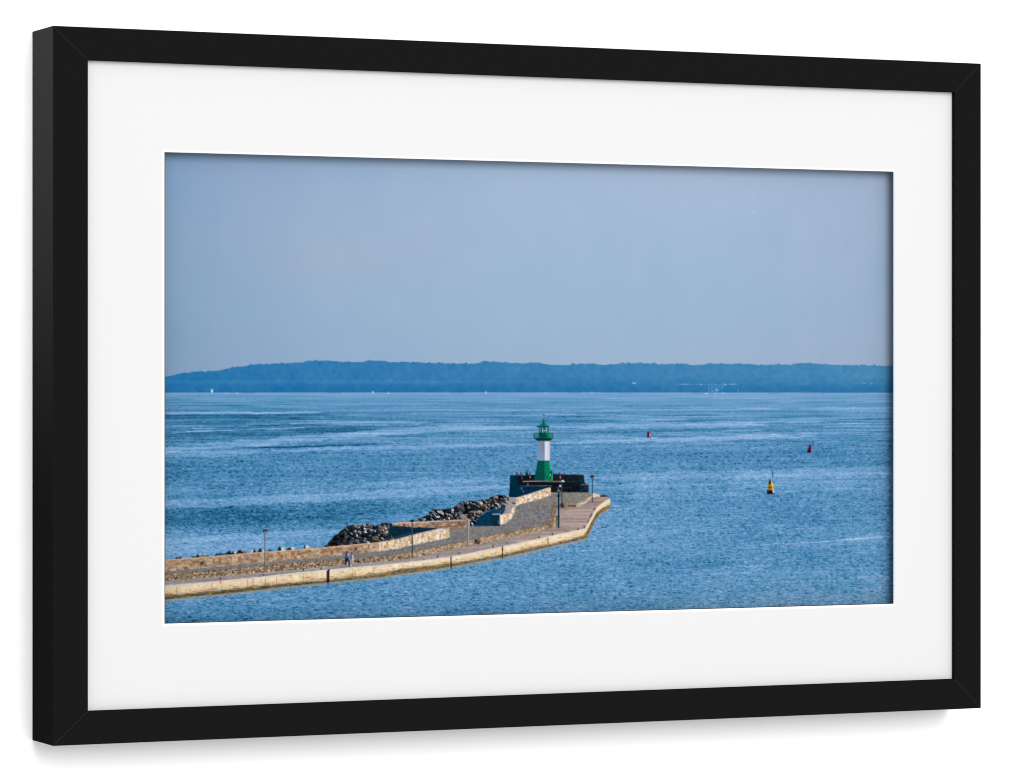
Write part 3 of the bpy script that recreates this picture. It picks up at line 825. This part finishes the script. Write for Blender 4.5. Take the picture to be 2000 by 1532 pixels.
box(1069.8, 861, 1073.8, 899.6, (206, 202, 220), T, a=.8)
box(1064, 861, 1065.2, 899.6, (190, 192, 210), T, a=.6)
paint([(1057.6, 866.4), (1061, 866.4), (1060.4, 872), (1059.6, 890), (1058.8, 890), (1058.4, 873)], (150, 116, 100), T, a=.75)
box(1058, 867, 1060.6, 871.4, (158, 96, 36), T, a=.9)
box(1050, 861.2, 1073.8, 863, (150, 150, 166), T, a=.5)
# gallery
paint([(1044, 856), (1079, 856), (1077.6, 859), (1074, 861.6), (1050, 861.6), (1046, 859)], (8, 46, 42), T)
box(1043.6, 854.6, 1080, 857, (6, 92, 70), T)
box(1070, 854.6, 1080, 856.6, (10, 130, 80), T)
for x0_, x1_, c in ((1042.8, 1052.4, (60, 142, 146)), (1071, 1080, (86, 156, 168))):
    box(x0_, 846, x1_, 855, c, T, a=.55)
    box(x0_, 845.8, x1_, 847.4, (24, 104, 92), T)
    for x in np.linspace(x0_ + .8, x1_ - .8, 4):
        box(x - .7, 846, x + .7, 855, (20, 104, 92), T, a=.85)
stroke([(1043, 846), (1043, 856)], 1.8, (18, 92, 84), T)
box(1079, 846, 1080.6, 856, (60, 84, 84), T, a=.8)
# lantern
box(1052.2, 844.6, 1071.6, 856, (0, 78, 58), T)
box(1066, 844.6, 1071.6, 856, (0, 116, 66), T)
box(1069.4, 833, 1072.2, 852, (10, 138, 84), T)
box(1052.2, 834, 1071.4, 845, (128, 166, 204), T)
for x0_, x1_, c in ((1052.2, 1054.6, (14, 92, 74)), (1055.6, 1058, (50, 104, 150)), (1057.6, 1059.2, (8, 36, 34)), (1061, 1064.6, (24, 44, 58)), (1064, 1066, (60, 96, 110)), (1068, 1070, (70, 118, 134)),
                    (1069.6, 1071.8, (8, 124, 76))):
    box(x0_, 834, x1_, 845, c, T, a=.9)
box(1062, 840.4, 1064, 842.4, (214, 228, 236), T)
box(1059.4, 838, 1061, 845, (230, 236, 242), T, a=.6)
box(1048.4, 832.2, 1072.6, 834.8, (2, 70, 54), T)
box(1048.2, 832.2, 1051, 833.6, (40, 110, 110), T, a=.5)
paint([(1052, 832.6), (1057.2, 828), (1060, 824), (1062.6, 824), (1066.4, 827.2), (1071, 832.6)], (4, 112, 78), T)
paint([(1063, 825), (1066.4, 827.2), (1071, 832.4), (1066.4, 832)], (34, 164, 126), T)
paint([(1060.2, 824.4), (1060.6, 818), (1062.2, 818), (1063, 824.4)], (12, 74, 58), T)
box(1061.8, 818.4, 1063, 824, (30, 130, 100), T, a=.7)
box(1062, 811, 1063.2, 818.2, (84, 96, 112), T, a=.8)
box(1059.8, 810.2, 1064, 811.8, (70, 74, 86), T, a=.95)


tw = (ids == TOWER)[..., None]
gr = np.clip(rgb[..., 1] - np.maximum(rgb[..., 0], rgb[..., 2] * .8), 0, 90)[..., None] / 90
rgb = np.where(tw, rgb + gr * np.array([0., -20., 8.]), rgb)

# --- street lamps on the pier
def lamp(x, y_top, y_base, w, c, label, head=None, hc_=(26, 16, 22), right=None):
    k = new_part('printed_lamp_post', label)
    box(x - w / 2, y_top, x + w / 2, y_base, c, k)
    if right:
        box(x + w * .1, y_top, x + w / 2 + .5, y_base - (y_base - y_top) * right[1], right[0], k)
    if head:
        box(x - head[0] / 2, y_top - head[1], x + head[0] / 2, y_top + .4, hc_, k)
    return k


k = lamp(517.8, 1040, 1117, 2.4, (58, 64, 80), 'printed pale lamp post nearest the left edge', (8, 5))
box(518.1, 1042, 519.4, 1117, (190, 192, 192), k)
box(516, 1038, 521.5, 1040.6, (196, 160, 150), k, a=.8)
k = lamp(805.2, 1019, 1089.8, 2.0, (40, 56, 78), 'printed dark lamp post beside the recess in the stone wall', (7.6, 4), (30, 32, 44))
box(804.4, 1024, 806, 1050, (84, 92, 106), k, a=.6)
k = lamp(913.6, 1015.6, 1067.6, 3.6, (108, 104, 108), 'printed grey lamp post at the end of the short rear wall')
box(914, 1015.6, 916.2, 1066, (178, 168, 160), k)
k = lamp(1091, 960, 1031.6, 3.0, (14, 42, 64), 'printed navy lamp post in the middle of the road')
box(1088, 957.6, 1095, 960, (160, 158, 164), k, a=.8)
box(1086.6, 968, 1093, 970.4, (16, 24, 36), k)
box(1089, 951, 1092, 958, (84, 90, 104), k, a=.7)
box(1092.4, 947.6, 1095.8, 951.4, (226, 228, 232), k)
box(1087, 1008, 1094, 1010, (22, 52, 76), k, a=.8)
k = lamp(1097.2, 943, 990.6, 2.2, (52, 66, 82), 'printed slim lamp post just behind the navy one')
box(1096, 938.6, 1099, 940.4, (190, 200, 214), k)
box(1099, 938, 1102, 941.4, (240, 238, 234), k)
paint([(1095, 984), (1098, 982), (1102, 990), (1100, 993), (1095, 991)], (22, 46, 66), k, a=.9)
k = lamp(1157, 934, 982, 1.7, (28, 54, 74), 'printed lamp post alone at the right end of the pier', (6.4, 5))
box(1155, 932.4, 1159.6, 934.4, (176, 140, 132), k, a=.7)

# --- two walkers
k = new_part('printed_person', 'printed walker in blue shirt and dark trousers')
box(675.8, 1076, 678, 1082, (70, 20, 28), k)
box(674, 1081.6, 679.8, 1090.4, (34, 92, 152), k)
box(679.6, 1082, 681.6, 1086, (214, 196, 196), k)
paint([(674, 1090), (679.6, 1090), (679.8, 1096), (677, 1097), (676, 1104.4), (674, 1104.4)], (16, 20, 44), k)
k = new_part('printed_person', 'printed walker with white sleeve and pale trousers')
box(685.8, 1078, 688.2, 1084, (52, 20, 32), k)
box(684.2, 1083.6, 688.4, 1092, (58, 112, 190), k)
box(688.2, 1083.6, 690, 1099, (226, 224, 232), k)
paint([(684, 1092), (688.4, 1092), (688, 1100), (686, 1106), (684, 1106)], (120, 144, 180), k)
paint([(680.6, 1096), (683, 1094), (683.4, 1107), (681.4, 1107.4)], (22, 24, 44), k)
box(684.4, 1103.8, 686.4, 1106.4, (226, 226, 230), k)

# --- buoys
k = new_part('printed_buoy', 'printed small red buoy left of the other two')
box(1264, 844, 1270, 854.2, (92, 12, 34), k)
box(1264, 845.6, 1266.2, 854.2, (34, 12, 40), k)
box(1268, 848, 1270.2, 854.2, (250, 132, 142), k)
box(1268, 844, 1270, 848, (150, 120, 160), k)
box(1262.6, 852.4, 1270.4, 855.4, (70, 40, 66), k, a=.7)
box(1268.2, 837, 1269.8, 840.2, (84, 106, 136), k, a=.8)
k = new_part('printed_buoy', 'printed dark red conical buoy nearest the right edge')
paint([(1580.4, 869.8), (1583.8, 869.8), (1585.4, 877), (1586, 883.8), (1576.4, 883.8), (1578.4, 877)], (108, 12, 50), k)
paint([(1578.6, 877), (1582, 874), (1582, 884), (1576.6, 884)], (46, 12, 42), k, a=.8)
paint([(1584, 873), (1585.4, 877), (1586, 883), (1584.2, 883)], (220, 104, 124), k)
box(1576, 882, 1584, 884, (20, 10, 30), k)
k = new_part('printed_buoy', 'printed yellow and black buoy with a black base and mast')
paint([(1498, 957.4), (1511.6, 957.4), (1511.8, 965.8), (1498, 965.8)], (16, 26, 48), k)
box(1509, 955, 1511.8, 963, (240, 206, 180), k)
box(1500.2, 945.6, 1508, 957.8, (160, 110, 12), k)
box(1506.8, 945, 1510, 952, (240, 200, 18), k)
box(1506.8, 951, 1510.4, 957, (230, 180, 120), k, a=.85)
box(1500.2, 951.6, 1508, 953.8, (84, 34, 26), k, a=.8)
paint([(1501, 946), (1501.2, 940), (1503.6, 937), (1506.6, 937.4), (1507, 946)], (60, 66, 50), k)
box(1502, 940.4, 1506, 945.8, (18, 26, 44), k)
box(1505.8, 939, 1508, 947, (240, 208, 140), k, a=.9)
box(1508.2, 924.2, 1510, 928.4, (14, 20, 38), k)
box(1508.2, 929.6, 1510, 932.2, (14, 20, 38), k)
box(1508, 939.6, 1511.6, 942, (30, 80, 120), k, a=.6)
box(1504, 966, 1509, 968.4, (180, 120, 150), SEA, a=.6)


# --- ink to linear reflectance and one mesh for each printed thing
rgb = np.clip(rgb, 0, 255) / 255
lin = np.where(rgb <= .04045, rgb / 12.92, ((rgb + .055) / 1.055) ** 2.4) / GAIN


def sheet_mesh(name, mask, parent):
    jj, ii = np.nonzero(mask[:-1, :-1])
    corners = np.stack([jj * NX + ii, (jj + 1) * NX + ii, (jj + 1) * NX + ii + 1, jj * NX + ii + 1], 1)
    used, inv = np.unique(corners, return_inverse=True)
    vj, vi = used // NX, used % NX
    me = bpy.data.meshes.new(name)
    n, nf = len(used), len(corners)
    me.vertices.add(n)
    me.vertices.foreach_set('co', np.stack([X0 + vi * CELL, np.full(n, PRINT_Y), Z1 - vj * CELL], 1).astype(np.float32).ravel())
    me.loops.add(nf * 4)
    me.loops.foreach_set('vertex_index', inv.ravel().astype(np.int32))
    me.polygons.add(nf)
    me.polygons.foreach_set('loop_start', (np.arange(nf) * 4).astype(np.int32))
    me.update(calc_edges=True)
    att = me.color_attributes.new('ink', 'FLOAT_COLOR', 'POINT')
    c = np.ones((n, 4), np.float32)
    c[:, :3] = lin[vj, vi]
    att.data.foreach_set('color', c.ravel())
    return link_mesh(name, me, M_PRINT, parent)


sheet = sheet_mesh('print', ids == SKY, pic)
sheet['label'] = 'flat colour print, its upper half pale blue sky'
for k, nm in names.items():
    o = sheet_mesh(nm, ids == k, sheet)
    if k in labels:
        o['label'] = labels[k]
